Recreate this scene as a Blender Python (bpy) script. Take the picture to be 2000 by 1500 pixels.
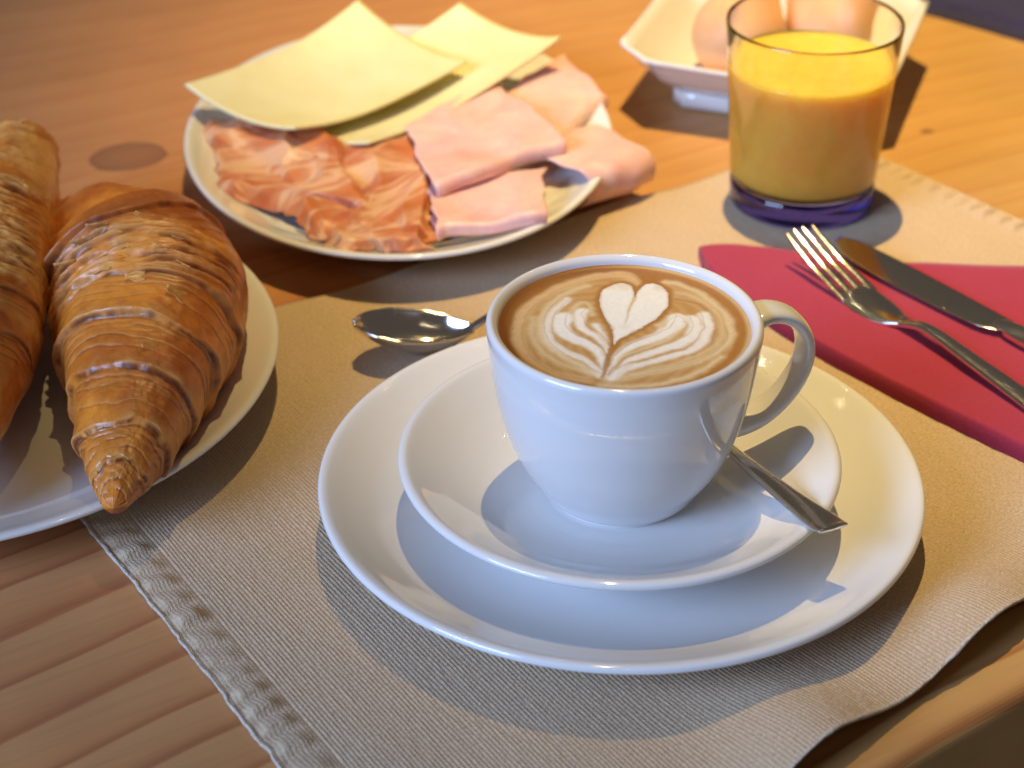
import bpy, math, random
import numpy as np
from mathutils import Vector

# ---------------------------------------------------------------- scene, camera, light
scene = bpy.context.scene
for o in list(bpy.data.objects):
    bpy.data.objects.remove(o, do_unlink=True)
col = scene.collection
S = 0.01                                   # everything below is written in centimetres

cam_d = bpy.data.cameras.new('camera')
cam = bpy.data.objects.new('camera', cam_d); col.objects.link(cam)
cam.location = (-3.677 * S, -55.736 * S, 40.985 * S)
cam.rotation_euler = (math.radians(90 - 32.222), 0, 0)
cam_d.sensor_width = 36; cam_d.lens = 69.97
cam_d.clip_start = 0.02; cam_d.clip_end = 20
cam_d.dof.use_dof = True; cam_d.dof.focus_distance = 0.665; cam_d.dof.aperture_fstop = 10.5
scene.camera = cam

w = bpy.data.worlds.new('World'); scene.world = w; w.use_nodes = True
bg = w.node_tree.nodes['Background']
bg.inputs['Color'].default_value = (0.60, 0.50, 0.42, 1); bg.inputs['Strength'].default_value = 0.13

def lamp(name, kind, loc, target, power, color, **kw):
    d = bpy.data.lights.new(name, kind); d.energy = power; d.color = color
    for k, v in kw.items(): setattr(d, k, v)
    o = bpy.data.objects.new(name, d); col.objects.link(o)
    o.location = Vector(loc) * S
    if target is not None:
        o.rotation_euler = (Vector(target) * S - o.location).to_track_quat('-Z', 'Y').to_euler()
    return o
# warm ceiling spot above and behind the table
lamp('ceiling_spot', 'SPOT', (1, 52, 190), (25, 40, 0), 236, (1.0, 0.71, 0.28), shadow_soft_size=0.010,
     spot_size=math.radians(38), spot_blend=1.0)
# cool daylight from a window to the left, behind the camera
lamp('window_light', 'AREA', (-175, -135, 106), (0, 4, 2), 80, (0.42, 0.60, 1.0), shape='RECTANGLE', size=1.15, size_y=1.0)
# small warm bulbs further down the room
for bx, by, bz in [(-46, 120, 150), (-20, 130, 150), (10, 135, 150), (42, 128, 150), (75, 110, 150), (-75, 100, 150),
                   (-60, 60, 190), (60, 70, 190), (-30, 15, 195), (40, 10, 195),
                   (-30, -150, 190), (-18, -151, 190), (-6, -152, 190), (6, -152, 190), (18, -151, 190), (30, -150, 190)]:
    lamp('ceiling_bulb', 'POINT', (bx, by, bz), None, 0.5, (1.0, 0.80, 0.5), shadow_soft_size=0.006)

scene.view_settings.view_transform = 'Standard'; scene.view_settings.look = 'None'
scene.view_settings.exposure = 0.0; scene.view_settings.gamma = 1.0
scene.render.resolution_x = 1024; scene.render.resolution_y = 768

# ---------------------------------------------------------------- numeric helpers
def _hash(i, j, k, s):
    n = (i * 374761393 + j * 668265263 + k * 2147483647 + s * 974634777) & 0xFFFFFFFF
    n = ((n ^ (n >> 13)) * 1274126177) & 0xFFFFFFFF
    n = n ^ (n >> 16)
    return (n & 0xFFFF) / 65535.0
def vnoise(P, seed=0):
    """value noise in -1..1 for an (N,3) or (...,3) array"""
    P = np.asarray(P, float); f = np.floor(P).astype(np.int64); t = P - f; t = t * t * (3 - 2 * t)
    r = 0
    for a in (0, 1):
        for b in (0, 1):
            for c in (0, 1):
                wgt = (t[..., 0] if a else 1 - t[..., 0]) * (t[..., 1] if b else 1 - t[..., 1]) * (t[..., 2] if c else 1 - t[..., 2])
                r = r + wgt * _hash(f[..., 0] + a, f[..., 1] + b, f[..., 2] + c, seed)
    return r * 2 - 1
def fbm(P, oct=4, seed=0):
    P = np.asarray(P, float); a, r = 1.0, 0
    for i in range(oct):
        r = r + a * vnoise(P * 2 ** i + 17.3 * i, seed + i); a *= 0.5
    return r
def cr(points, n):
    """Catmull-Rom through points, n samples"""
    p = np.array(points, float); p = np.vstack([2 * p[0] - p[1], p, 2 * p[-1] - p[-2]])
    u = np.linspace(0, len(p) - 3 - 1e-9, n); i = u.astype(int); t = (u - i)[:, None]
    a, b, c, d = p[i], p[i + 1], p[i + 2], p[i + 3]
    return 0.5 * (2 * b + (c - a) * t + (2 * a - 5 * b + 4 * c - d) * t ** 2 + (3 * b - a - 3 * c + d) * t ** 3)
def sstep(a, b, x):
    t = np.clip((x - a) / (b - a), 0, 1); return t * t * (3 - 2 * t)

# ---------------------------------------------------------------- object helpers
def tag(o, label=None, cat=None, group=None, kind=None):
    if label: o['label'] = label
    if cat: o['category'] = cat
    if group: o['group'] = group
    if kind: o['kind'] = kind
    return o
def empty(name, loc):
    o = bpy.data.objects.new(name, None); col.objects.link(o); o.location = Vector(loc) * S
    o.empty_display_size = 0.01
    return o
def obj(name, V, F, m, parent=None, smooth=True, uv=None, colr=None):
    """V in cm (world coordinates), F an (n,4) quad array or list of faces"""
    V = np.asarray(V, float) * S
    off = np.array(parent.location if parent is not None else (0, 0, 0))
    if parent is not None and parent.parent is not None: off = off + np.array(parent.parent.location)
    me = bpy.data.meshes.new(name)
    if isinstance(F, np.ndarray):
        nv, nf = len(V), len(F); k = F.shape[1]
        me.vertices.add(nv); me.vertices.foreach_set('co', (V - off).astype(np.float32).ravel())
        me.loops.add(nf * k); me.loops.foreach_set('vertex_index', F.astype(np.int32).ravel())
        me.polygons.add(nf); me.polygons.foreach_set('loop_start', np.arange(0, nf * k, k, dtype=np.int32))
        me.update(calc_edges=True)
    else:
        me.from_pydata([tuple(v) for v in V - off], [], [tuple(int(i) for i in f) for f in F])
    me.validate()
    if uv is not None:
        l = me.uv_layers.new(name='UVMap'); vi = np.zeros(len(me.loops), np.int32); me.loops.foreach_get('vertex_index', vi)
        l.data.foreach_set('uv', np.asarray(uv, np.float32)[vi].ravel())
    if colr is not None:
        a = me.color_attributes.new('Col', 'FLOAT_COLOR', 'POINT')
        c = np.ones((len(V), 4), np.float32); c[:, :colr.shape[1]] = colr; a.data.foreach_set('color', c.ravel())
    if smooth: me.polygons.foreach_set('use_smooth', np.ones(len(me.polygons), bool))
    me.materials.append(m)
    o = bpy.data.objects.new(name, me); col.objects.link(o)
    if parent is not None: o.parent = parent
    return o
def gfaces(nu, nv, wrap_v=False, base=0, flip=False):
    i, j = np.meshgrid(np.arange(nu - 1), np.arange(nv if wrap_v else nv - 1), indexing='ij')
    j2 = (j + 1) % nv
    f = np.stack([i * nv + j, (i + 1) * nv + j, (i + 1) * nv + j2, i * nv + j2], -1).reshape(-1, 4) + base
    return f[:, ::-1] if flip else f
def lathe(name, prof, m, parent=None, c=(0, 0), n=128, sx=1, sy=1, rot=0, smooth_n=0):
    """closed body of revolution; the profile starts and ends on the axis"""
    p = cr(prof, smooth_n) if smooth_n else np.array(prof, float)
    t = np.linspace(0, 2 * np.pi, n, endpoint=False)
    r = np.maximum(p[:, 0], 1e-4)[:, None]
    X, Y = r * np.cos(t) * sx, r * np.sin(t) * sy
    V = np.stack([c[0] + X * math.cos(rot) - Y * math.sin(rot), c[1] + X * math.sin(rot) + Y * math.cos(rot), p[:, 1][:, None] + 0 * t], -1)
    return obj(name, V.reshape(-1, 3), gfaces(len(p), n, True, flip=True), m, parent)
def normals(G):
    du = np.gradient(G, axis=0); dv = np.gradient(G, axis=1); n = np.cross(du, dv)
    return n / (np.linalg.norm(n, axis=-1, keepdims=True) + 1e-12)
def slab(name, G, th, m, parent=None, up=True, uvscale=None, colr=None):
    """solid sheet of thickness th under the point grid G (nu,nv,3)"""
    nu, nv = G.shape[:2]; N = normals(G)
    if up and N[..., 2].mean() < 0: N = -N
    th = np.asarray(th, float); th = th[..., None] if th.ndim else th
    B = G - N * th
    V = np.concatenate([G.reshape(-1, 3), B.reshape(-1, 3)]); k = nu * nv
    idx = np.arange(k).reshape(nu, nv)
    ring = np.concatenate([idx[:, 0], idx[-1, 1:], idx[-2::-1, -1], idx[0, -2:0:-1]])
    r2 = np.roll(ring, -1)
    side = np.stack([ring, r2, r2 + k, ring + k], 1)
    nat = np.cross(np.gradient(G, axis=0), np.gradient(G, axis=1))
    flip = (nat * N).sum(-1).mean() < 0
    f1 = gfaces(nu, nv, flip=flip); f2 = gfaces(nu, nv, base=k, flip=not flip)
    F = np.concatenate([f1, f2, side if flip else side[:, ::-1]])
    u, v = np.meshgrid(np.linspace(0, 1, nu), np.linspace(0, 1, nv), indexing='ij')
    su, sv = uvscale or (1, 1)
    uv = np.tile(np.stack([u * su, v * sv], -1).reshape(-1, 2), (2, 1))
    c2 = None if colr is None else np.tile(colr.reshape(-1, colr.shape[-1]), (2, 1))
    return obj(name, V, F, m, parent, uv=uv, colr=c2)
def bar(name, path, width, thick, m, parent=None, lateral=None, power=3.0, ns=20, n=None, crown=0.0):
    """rounded flat bar swept along path; width across the (nearly constant) lateral direction"""
    P = cr(path, n or 12 * len(path)); k = len(P)
    W = cr([(x,) for x in width], k)[:, 0]; T = cr([(x,) for x in thick], k)[:, 0]
    tan = np.gradient(P, axis=0); tan /= np.linalg.norm(tan, axis=1)[:, None]
    if lateral is None: L = np.cross(tan, np.array([0, 0, 1.0]))
    else: L = np.tile(np.array(lateral, float), (k, 1)); L = L - tan * (L * tan).sum(1)[:, None]
    L /= np.linalg.norm(L, axis=1)[:, None]
    U = np.cross(L, tan)
    a = np.linspace(0, 2 * np.pi, ns, endpoint=False)
    ca = np.sign(np.cos(a)) * np.abs(np.cos(a)) ** (2 / power); sa = np.sign(np.sin(a)) * np.abs(np.sin(a)) ** (2 / power)
    V = P[:, None] + L[:, None] * (W[:, None] / 2 * ca)[..., None] + U[:, None] * (T[:, None] / 2 * sa - crown * W[:, None] * ca ** 2)[..., None]
    V = V.reshape(-1, 3)
    F = list(map(tuple, gfaces(k, ns, True)))
    V = np.vstack([V, P[0], P[-1]]); c0, c1 = k * ns, k * ns + 1
    for j in range(ns):
        F.append((c0, j, (j + 1) % ns)); F.append((c1, (k - 1) * ns + (j + 1) % ns, (k - 1) * ns + j))
    return obj(name, V, F, m, parent)

# ---------------------------------------------------------------- materials
class NT:
    def __init__(s, name):
        s.m = bpy.data.materials.new(name); s.m.use_nodes = True; s.t = s.m.node_tree
        s.b = s.t.nodes['Principled BSDF']
    def n(s, kind, **kw):
        nd = s.t.nodes.new(kind)
        for k, v in kw.items():
            if k in nd.inputs.keys() if isinstance(k, str) else False: s.set(nd, k, v)
            else: setattr(nd, k, v)
        return nd
    def set(s, nd, sock, v):
        if isinstance(v, bpy.types.NodeSocket): s.t.links.new(v, nd.inputs[sock])
        else: nd.inputs[sock].default_value = v
    def math(s, op, a, b=None, c=None):
        nd = s.t.nodes.new('ShaderNodeMath'); nd.operation = op
        for i, v in enumerate((a, b, c)):
            if v is not None: s.set(nd, i, v)
        return nd.outputs[0]
    def noise(s, vec, scale, detail=3, rough=0.5, dist=0.0, dims='3D'):
        nd = s.t.nodes.new('ShaderNodeTexNoise'); nd.noise_dimensions = dims
        if vec is not None: s.set(nd, 'Vector', vec)
        for k, v in (('Scale', scale), ('Detail', detail), ('Roughness', rough), ('Distortion', dist)): s.set(nd, k, v)
        return nd.outputs['Fac']
    def ramp(s, fac, stops, interp='LINEAR'):
        nd = s.t.nodes.new('ShaderNodeValToRGB'); s.set(nd, 0, fac); e = nd.color_ramp; e.interpolation = interp
        while len(e.elements) < len(stops): e.elements.new(0.5)
        for el, (p, c) in zip(e.elements, stops):
            el.position = p; el.color = (c, c, c, 1) if not hasattr(c, '__len__') else (*c[:3], 1)
        return nd.outputs[0]
    def mix(s, fac, a, b, mode='MIX'):
        nd = s.t.nodes.new('ShaderNodeMix'); nd.data_type = 'RGBA'; nd.blend_type = mode
        s.set(nd, 'Factor', fac)
        for i, v in ((6, a), (7, b)):
            if not isinstance(v, bpy.types.NodeSocket): v = (*v[:3], 1)
            s.set(nd, i, v)
        return nd.outputs[2]
    def mapping(s, vec, scale=(1, 1, 1), rot=(0, 0, 0), loc=(0, 0, 0)):
        nd = s.t.nodes.new('ShaderNodeMapping'); s.set(nd, 'Vector', vec)
        nd.inputs['Scale'].default_value = scale; nd.inputs['Rotation'].default_value = rot; nd.inputs['Location'].default_value = loc
        return nd.outputs[0]
    def coord(s, which='Object'): return s.t.nodes.new('ShaderNodeTexCoord').outputs[which]
    def bump(s, h, strength=0.3, dist=0.0005):
        nd = s.t.nodes.new('ShaderNodeBump'); s.set(nd, 'Height', h); nd.inputs['Strength'].default_value = strength
        nd.inputs['Distance'].default_value = dist; s.set(s.b, 'Normal', nd.outputs[0])
    def p(s, **kw):
        names = dict(base='Base Color', rough='Roughness', metal='Metallic', spec='Specular IOR Level', sss='Subsurface Weight',
                     sscale='Subsurface Scale', srad='Subsurface Radius', trans='Transmission Weight', ior='IOR', coat='Coat Weight',
                     coatr='Coat Roughness', sheen='Sheen Weight', sheenr='Sheen Roughness')
        for k, v in kw.items():
            if k == 'base' and not isinstance(v, bpy.types.NodeSocket): v = (*v[:3], 1)
            s.set(s.b, names[k], v)
        return s

def m_wood():
    k = NT('oiled_larch')
    sep = k.n('ShaderNodeSeparateXYZ'); k.set(sep, 0, k.mapping(k.coord('Object'), scale=(100, 100, 100)))
    x, y, z = sep.outputs
    warp = k.noise(k.coord('Object'), 5.0, 2)
    # coordinate across the grain, the grain bends slowly over the table
    p = k.math('ADD', k.math('MULTIPLY', k.math('MULTIPLY', x, -1), k.math('SUBTRACT', 0.56, k.math('MULTIPLY', y, 0.0042))), k.math('MULTIPLY', y, 0.83))
    p = k.math('ADD', p, k.math('MULTIPLY', warp, 3.2))
    # knots push the rings aside
    def knot(cx, cy, rad, push, p):
        dx = k.math('SUBTRACT', x, cx); dy = k.math('SUBTRACT', y, cy)
        a = k.math('MULTIPLY_ADD', dx, 0.90, k.math('MULTIPLY', dy, 0.43)); b = k.math('MULTIPLY_ADD', dx, -0.43, k.math('MULTIPLY', dy, 0.90))
        a2 = k.math('DIVIDE', a, rad * 1.25)
        b2 = k.math('DIVIDE', b, rad)
        r2 = k.math('ADD', k.math('MULTIPLY', a2, a2), k.math('MULTIPLY', b2, b2))
        g = k.math('DIVIDE', 1.0, k.math('ADD', 1.0, k.math('MULTIPLY', r2, 0.35)))
        return k.math('ADD', p, k.math('MULTIPLY', k.math('MULTIPLY', b2, g), push)), r2
    p, r2 = knot(-21.8, 29.4, 1.5, 1.6, p)
    p, q2 = knot(16.4, 32.2, 0.35, 0.5, p)
    pv = k.n('ShaderNodeCombineXYZ'); k.set(pv, 0, p)
    var = k.noise(pv.outputs[0], 0.16, 1)
    ph = k.math('FRACT', k.math('MULTIPLY_ADD', var, 2.2, k.math('MULTIPLY', p, -0.54)))
    fade = k.math('MULTIPLY_ADD', k.ramp(k.math('MULTIPLY_ADD', y, -0.022, 0.75), [(0.1, 0.0), (0.75, 1.0)]), 0.62, 0.38)
    ring0 = k.ramp(ph, [(0.0, 0.35), (0.05, 0.0), (0.45, 0.25), (0.80, 0.62), (0.94, 1.0), (1.0, 0.8)])
    ring = k.math('MULTIPLY_ADD', k.math('SUBTRACT', ring0, 0.38), fade, 0.38)
    colr = k.ramp(ring, [(0, (0.53, 0.298, 0.120)), (0.5, (0.50, 0.255, 0.098)), (1, (0.38, 0.155, 0.060))])
    light_hue = k.ramp(k.math('MULTIPLY_ADD', x, 0.018, k.math('MULTIPLY_ADD', warp, 0.3, 0.28)), [(0.0, (1.05, 0.93, 0.96)), (0.25, (1.04, 0.96, 0.97)), (0.75, (1.02, 1.15, 1.0)), (1.0, (1.02, 1.17, 1.0))])  # hue of the lighting painted into the wood: redder left, yellower towards the right
    colr = k.mix(1.0, colr, light_hue, 'MULTIPLY')
    gr = k.mapping(k.mapping(k.coord('Object'), rot=(0, 0, math.radians(-31))), scale=(14, 330, 60))
    streak = k.noise(gr, 1.0, 5, 0.6)
    colr = k.mix(0.75, colr, k.ramp(streak, [(0.25, 0.84), (0.5, 1.0), (0.8, 1.06)]), 'MULTIPLY')
    blot = k.noise(k.coord('Object'), 14.0, 3)
    colr = k.mix(0.6, colr, k.ramp(blot, [(0.3, (0.86, 0.80, 0.76)), (0.7, (1.1, 1.05, 1.0))]), 'MULTIPLY')
    kn = k.noise(k.coord('Object'), 90.0, 3)
    core = k.ramp(k.math('ADD', r2, k.math('MULTIPLY', k.math('SUBTRACT', kn, 0.5), 0.5)), [(0.0, 0.62), (0.6, 0.70), (0.95, 0.85), (1.3, 0.0)])
    colr = k.mix(core, colr, (0.21, 0.090, 0.052))
    core2 = k.ramp(q2, [(0.3, 0.8), (1.2, 0.0)])
    colr = k.mix(core2, colr, (0.22, 0.10, 0.04))
    k.p(base=colr, rough=k.ramp(streak, [(0.2, 0.50), (0.8, 0.36)]), spec=0.45, coat=0.08, coatr=0.25)
    k.bump(k.math('ADD', streak, k.math('MULTIPLY', ring, -0.5)), 0.35, 0.00012)
    return k.m
def m_ceramic(name, c, rough=0.10):
    k = NT(name)
    n = k.noise(k.coord('Object'), 240.0, 2)
    k.p(base=c, rough=k.ramp(n, [(0.3, rough), (0.7, rough + 0.05)]), spec=0.55, coat=0.3, coatr=0.04)
    k.bump(k.noise(k.coord('Object'), 30.0, 2), 0.02, 0.0003)
    return k.m
def m_cloth():
    k = NT('woven_cotton')
    uv = k.coord('UV')
    sp = k.noise(k.mapping(uv, scale=(8.0, 9, 1)), 1.0, 3, 0.7)
    fib = k.noise(k.mapping(uv, scale=(22, 30, 1)), 1.0, 2, 0.7)
    bl = k.noise(k.mapping(uv, scale=(.25, .12, 1)), 1.0, 3)
    c = k.ramp(sp, [(0.25, (0.46, 0.335, 0.212)), (0.5, (0.59, 0.450, 0.300)), (0.75, (0.71, 0.565, 0.40))])
    c = k.mix(0.6, c, k.ramp(fib, [(0.25, 0.72), (0.6, 1.06), (0.8, 1.15)]), 'MULTIPLY')
    c = k.mix(0.5, c, k.ramp(bl, [(0.3, (0.90, 0.87, 0.82)), (0.7, (1.05, 1.05, 1.05))]), 'MULTIPLY')
    k.p(base=c, rough=0.9, spec=0.15, sheen=0.12, sheenr=0.5)
    tw = k.noise(k.mapping(uv, scale=(6, 14, 1)), 1.0, 1, 0.5)
    k.bump(k.math('ADD', k.math('ADD', fib, sp), tw), 0.9, 0.0004)
    return k.m
def m_napkin():
    k = NT('red_paper')
    n = k.noise(k.coord('Object'), 700.0, 3, 0.7)
    d = k.n('ShaderNodeTexVoronoi'); k.set(d, 'Vector', k.coord('Object')); d.inputs['Scale'].default_value = 900
    c = k.mix(0.5, (0.34, 0.034, 0.082), k.ramp(n, [(0.3, 0.80), (0.7, 1.1)]), 'MULTIPLY')
    k.p(base=c, rough=0.85, spec=0.2, sheen=0.25, sheenr=0.4)
    k.bump(k.math('ADD', n, d.outputs['Distance']), 0.35, 0.0002)
    return k.m
def m_steel():
    k = NT('polished_steel')
    n = k.noise(k.coord('Object'), 900.0, 2)
    k.p(base=(0.80, 0.77, 0.72), metal=1.0, rough=k.ramp(n, [(0.3, 0.10), (0.7, 0.17)]))
    return k.m
def m_glass(name, c, ior=1.48):
    k = NT(name); k.p(base=c, rough=0.0, trans=1.0, ior=ior)
    n = k.noise(k.coord('Object'), 60.0, 1); k.bump(n, 0.02, 0.0003)
    return k.m
def m_juice():
    k = NT('orange_juice')
    n = k.noise(k.coord('Object'), 160.0, 4, 0.65)
    c = k.ramp(n, [(0.3, (0.985, 0.56, 0.085)), (0.7, (0.99, 0.65, 0.12))])
    k.p(base=c, rough=0.18, spec=0.4, sss=0.8, sscale=0.014, srad=(1.0, 0.80, 0.25))
    k.bump(n, 0.12, 0.0003)
    return k.m
def m_attr(name, rough=0.5, sss=0.0, spec=0.5, bscale=300, bst=0.3, bdist=0.0003, rad=(1, .4, .15), coat=0.0, jitter=0.25):
    k = NT(name); a = k.n('ShaderNodeAttribute'); a.attribute_name = 'Col'
    n = k.noise(k.coord('Object'), bscale, 4, 0.6)
    c = k.mix(jitter, a.outputs['Color'], k.ramp(n, [(0.3, 0.6), (0.5, 1.0), (0.75, 1.25)]), 'MULTIPLY')
    k.p(base=c, rough=k.ramp(n, [(0.3, rough), (0.7, rough + 0.15)]), spec=spec, sss=sss, sscale=0.004, srad=rad, coat=coat, coatr=0.2)
    k.bump(n, bst, bdist)
    return k.m
def m_cheese():
    k = NT('pale_cheese')
    n = k.noise(k.coord('Object'), 45.0, 4)
    c = k.ramp(n, [(0.3, (0.74, 0.655, 0.34)), (0.7, (0.80, 0.73, 0.43))])
    k.p(base=c, rough=0.42, spec=0.4, sss=0.35, sscale=0.006, srad=(1, .75, .3))
    k.bump(k.noise(k.coord('Object'), 60, 2), 0.10, 0.0004)
    return k.m
def m_ham():
    k = NT('cooked_ham')
    n = k.noise(k.coord('Object'), 40.0, 4, 0.6, 0.8); f = k.noise(k.coord('Object'), 260.0, 3)
    c = k.ramp(n, [(0.25, (0.82, 0.40, 0.38)), (0.5, (0.85, 0.50, 0.46)), (0.75, (0.87, 0.59, 0.50))])
    c = k.mix(0.35, c, k.ramp(f, [(0.3, 0.8), (0.7, 1.1)]), 'MULTIPLY')
    k.p(base=c, rough=0.38, spec=0.45, sss=0.4, sscale=0.004, srad=(1, .4, .3))
    k.bump(f, 0.25, 0.0003)
    return k.m
def m_pros():
    k = NT('cured_ham')
    uv = k.coord('UV')
    wv = k.noise(uv, 0.22, 3, 0.6, 1.0)
    mp = k.mapping(k.mapping(uv, rot=(0, 0, 0.5)), scale=(0.13, 0.34, 1))
    v1 = k.noise(mp, 1.0, 4, 0.5, 1.2)
    vein = k.ramp(k.math('ABSOLUTE', k.math('SUBTRACT', v1, 0.5)), [(0.0, 1.0), (0.016, 0.9), (0.04, 0.3), (0.10, 0.0)])
    c = k.ramp(wv, [(0.25, (0.42, 0.085, 0.048)), (0.5, (0.54, 0.165, 0.058)), (0.75, (0.62, 0.250, 0.075))])
    st = k.noise(k.mapping(k.mapping(uv, rot=(0, 0, 0.5)), scale=(0.5, 2.2, 1)), 1.0, 3, 0.6)
    c = k.mix(0.5, c, k.ramp(st, [(0.3, 0.8), (0.7, 1.15)]), 'MULTIPLY')
    c = k.mix(k.math('MULTIPLY', vein, 0.8), c, (0.76, 0.50, 0.31))
    k.p(base=c, rough=0.40, spec=0.4, sss=0.35, sscale=0.003, srad=(1, .4, .2))
    k.bump(k.math('ADD', st, v1), 0.35, 0.0004)
    return k.m
def m_egg():
    k = NT('brown_eggshell')
    n = k.noise(k.coord('Object'), 90.0, 4); f = k.noise(k.coord('Object'), 900.0, 2)
    k.p(base=k.ramp(n, [(0.3, (0.74, 0.39, 0.19)), (0.7, (0.80, 0.46, 0.25))]), rough=0.5, spec=0.35, sss=0.1, sscale=0.003)
    k.bump(f, 0.15, 0.0001)
    return k.m
def m_navy():
    k = NT('navy_cloth')
    sep = k.n('ShaderNodeSeparateXYZ'); k.set(sep, 0, k.coord('UV'))
    n = k.noise(k.coord('Object'), 500.0, 3, 0.7)
    f = k.ramp(sep.outputs[0], [(0.0, 0.0), (0.10, 0.0), (0.14, 1.0), (0.22, 1.0), (0.27, 0.0)])
    c = k.mix(f, (0.040, 0.038, 0.085), (0.36, 0.27, 0.20))
    c = k.mix(0.6, c, k.ramp(n, [(0.3, 0.6), (0.7, 1.3)]), 'MULTIPLY')
    k.p(base=c, rough=0.95, spec=0.1)
    k.bump(n, 0.5, 0.0006)
    return k.m

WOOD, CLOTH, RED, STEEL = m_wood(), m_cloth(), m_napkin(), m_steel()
WHITE = m_ceramic('white_porcelain', (0.75, 0.75, 0.745), 0.05); CREAM = m_ceramic('off_white_porcelain', (0.76, 0.74, 0.69), 0.06)

# ---------------------------------------------------------------- table
g = np.array([0.806, 0.592]); nrm = np.array([0.592, -0.806])        # along the grain / towards the near edge
EDGE = 14.2
prof = [(-150, 0.0), (EDGE - 0.6, 0.0)] + [(EDGE - 0.6 + 0.6 * math.sin(a), -0.6 + 0.6 * math.cos(a)) for a in np.linspace(0.15, math.pi / 2, 8)] + [(EDGE, -3.6), (-150, -3.6)]
tv = np.array([[*(g * L + nrm * q), zz] for L in (-110, 110) for q, zz in prof]); k = len(prof)
tf = [(i, (i + 1) % k, k + (i + 1) % k, k + i) for i in range(k)] + [tuple(range(k))[::-1], tuple(range(k, 2 * k))]
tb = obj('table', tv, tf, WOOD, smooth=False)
tag(tb, 'oiled wooden table top with pale and dark grain bands', 'table', kind='structure')

# ---------------------------------------------------------------- placemat (ribs are real ridges)
C0, C3, C2, C1 = [np.array(c) for c in ((-23.6, 7.8), (12.0, 31.0), (29.6, 9.7), (-4.5, -21.1))]
def mat_grid():
    NR, sub = 318, 6
    ns, nt = NR * sub + 1, 300
    s = np.linspace(0, 1, ns)[:, None]; t = np.linspace(0, 1, nt)[None, :]
    LS, LT = 41.0, 33.0
    sc, tc = s * LS + 0 * t, t * LT + 0 * s
    X = (1 - s) * (1 - t) * C0[0] + s * (1 - t) * C3[0] + s * t * C2[0] + (1 - s) * t * C1[0]
    Y = (1 - s) * (1 - t) * C0[1] + s * (1 - t) * C3[1] + s * t * C2[1] + (1 - s) * t * C1[1]
    rib = np.abs(np.sin(np.pi * NR * s + 0 * t))
    hemd = np.minimum(sc, LS - sc)                                # distance from the two hemmed ends
    hem = 1 - sstep(1.32, 1.46, hemd)
    wob = 0.030 * fbm(np.stack([sc * 1.3, tc * 0.35, 0 * sc], -1), 2, 5)
    amp = 0.030 * (1 - 0.45 * hem) * (1 + 0.35 * vnoise(np.stack([sc * 8.0, tc * 2.6, 0 * sc], -1), 3))
    z = 0.10 + amp * rib ** 0.7
    # puckered hem: creases run across the hem
    tw = tc + 0.10 * fbm(np.stack([sc * 0.9, tc * 0.8, 0 * sc], -1), 2, 9) - 0.12 * np.minimum(hemd, 2)
    ci = tw / 0.98 + 0.35 * vnoise(np.stack([0 * sc, tc * 0.6, 0 * sc + 2], -1), 12); cf_ = ci - np.floor(ci)
    ch = _hash(np.floor(ci).astype(np.int64), 0 * np.floor(ci).astype(np.int64), 0 * np.floor(ci).astype(np.int64), 5)
    puff = sstep(-.1, .75, cf_) * (1 - sstep(.78, 1.0, cf_)) * (0.45 + 0.75 * ch)
    inh = sstep(0.08, 0.40, hemd) * (1 - sstep(0.75, 1.36, hemd))
    z = z + hem * (0.02 + 0.26 * puff * inh)
    st = np.exp(-((hemd - 1.38) / 0.05) ** 2); z = z - 0.02 * st
    z = z + 0.05 * np.exp(-(hemd / 0.16) ** 2)
    # soft waves where the cloth does not lie flat: near edge and far edge
    ed = LT - tc
    wav = 0.5 + 0.5 * np.sin((sc - 17.6) * 0.80)
    z = z + np.exp(-(ed / 3.4) ** 2) * sstep(6, 13, sc) * (0.45 + 0.90 * wav)
    z = z + np.exp(-(tc / 2.6) ** 2) * (0.08 + 0.22 * (0.5 + 0.5 * np.sin(sc * 0.75 - 0.6))) * sstep(9, 12, sc)
    z = z + 0.035 * np.exp(-(np.minimum(ed, tc) / 0.10) ** 2)
    z = np.maximum(z, 0.05)
    # uneven cut edges
    ej = 0.045 * fbm(np.stack([0 * sc, tc * 2.1, 0 * sc + 7], -1), 3, 21) * np.exp(-(sc / 0.5) ** 2)
    u = np.array([0.59, -0.807]); v = np.array([0.807, 0.59])
    X = X + wob * v[0] + ej * v[0]; Y = Y + wob * v[1] + ej * v[1]
    return np.stack([X, Y, z], -1), LS, LT
G, LS, LT = mat_grid()
nu_, nv_ = G.shape[:2]
low = G.copy(); low[..., 2] = np.maximum(G[..., 2] - 0.16, 0.012)
V = np.concatenate([G.reshape(-1, 3), low[::6, ::4].reshape(-1, 3)])
uu, vv = np.meshgrid(np.linspace(0, LS, nu_), np.linspace(0, LT, nv_), indexing='ij')
uvm = np.concatenate([np.stack([uu, vv], -1).reshape(-1, 2), np.stack([uu, vv], -1)[::6, ::4].reshape(-1, 2)])
kk = nu_ * nv_; a_, b_ = low[::6, ::4].shape[:2]
Fm = [gfaces(nu_, nv_), gfaces(a_, b_, base=kk, flip=True)]
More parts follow.
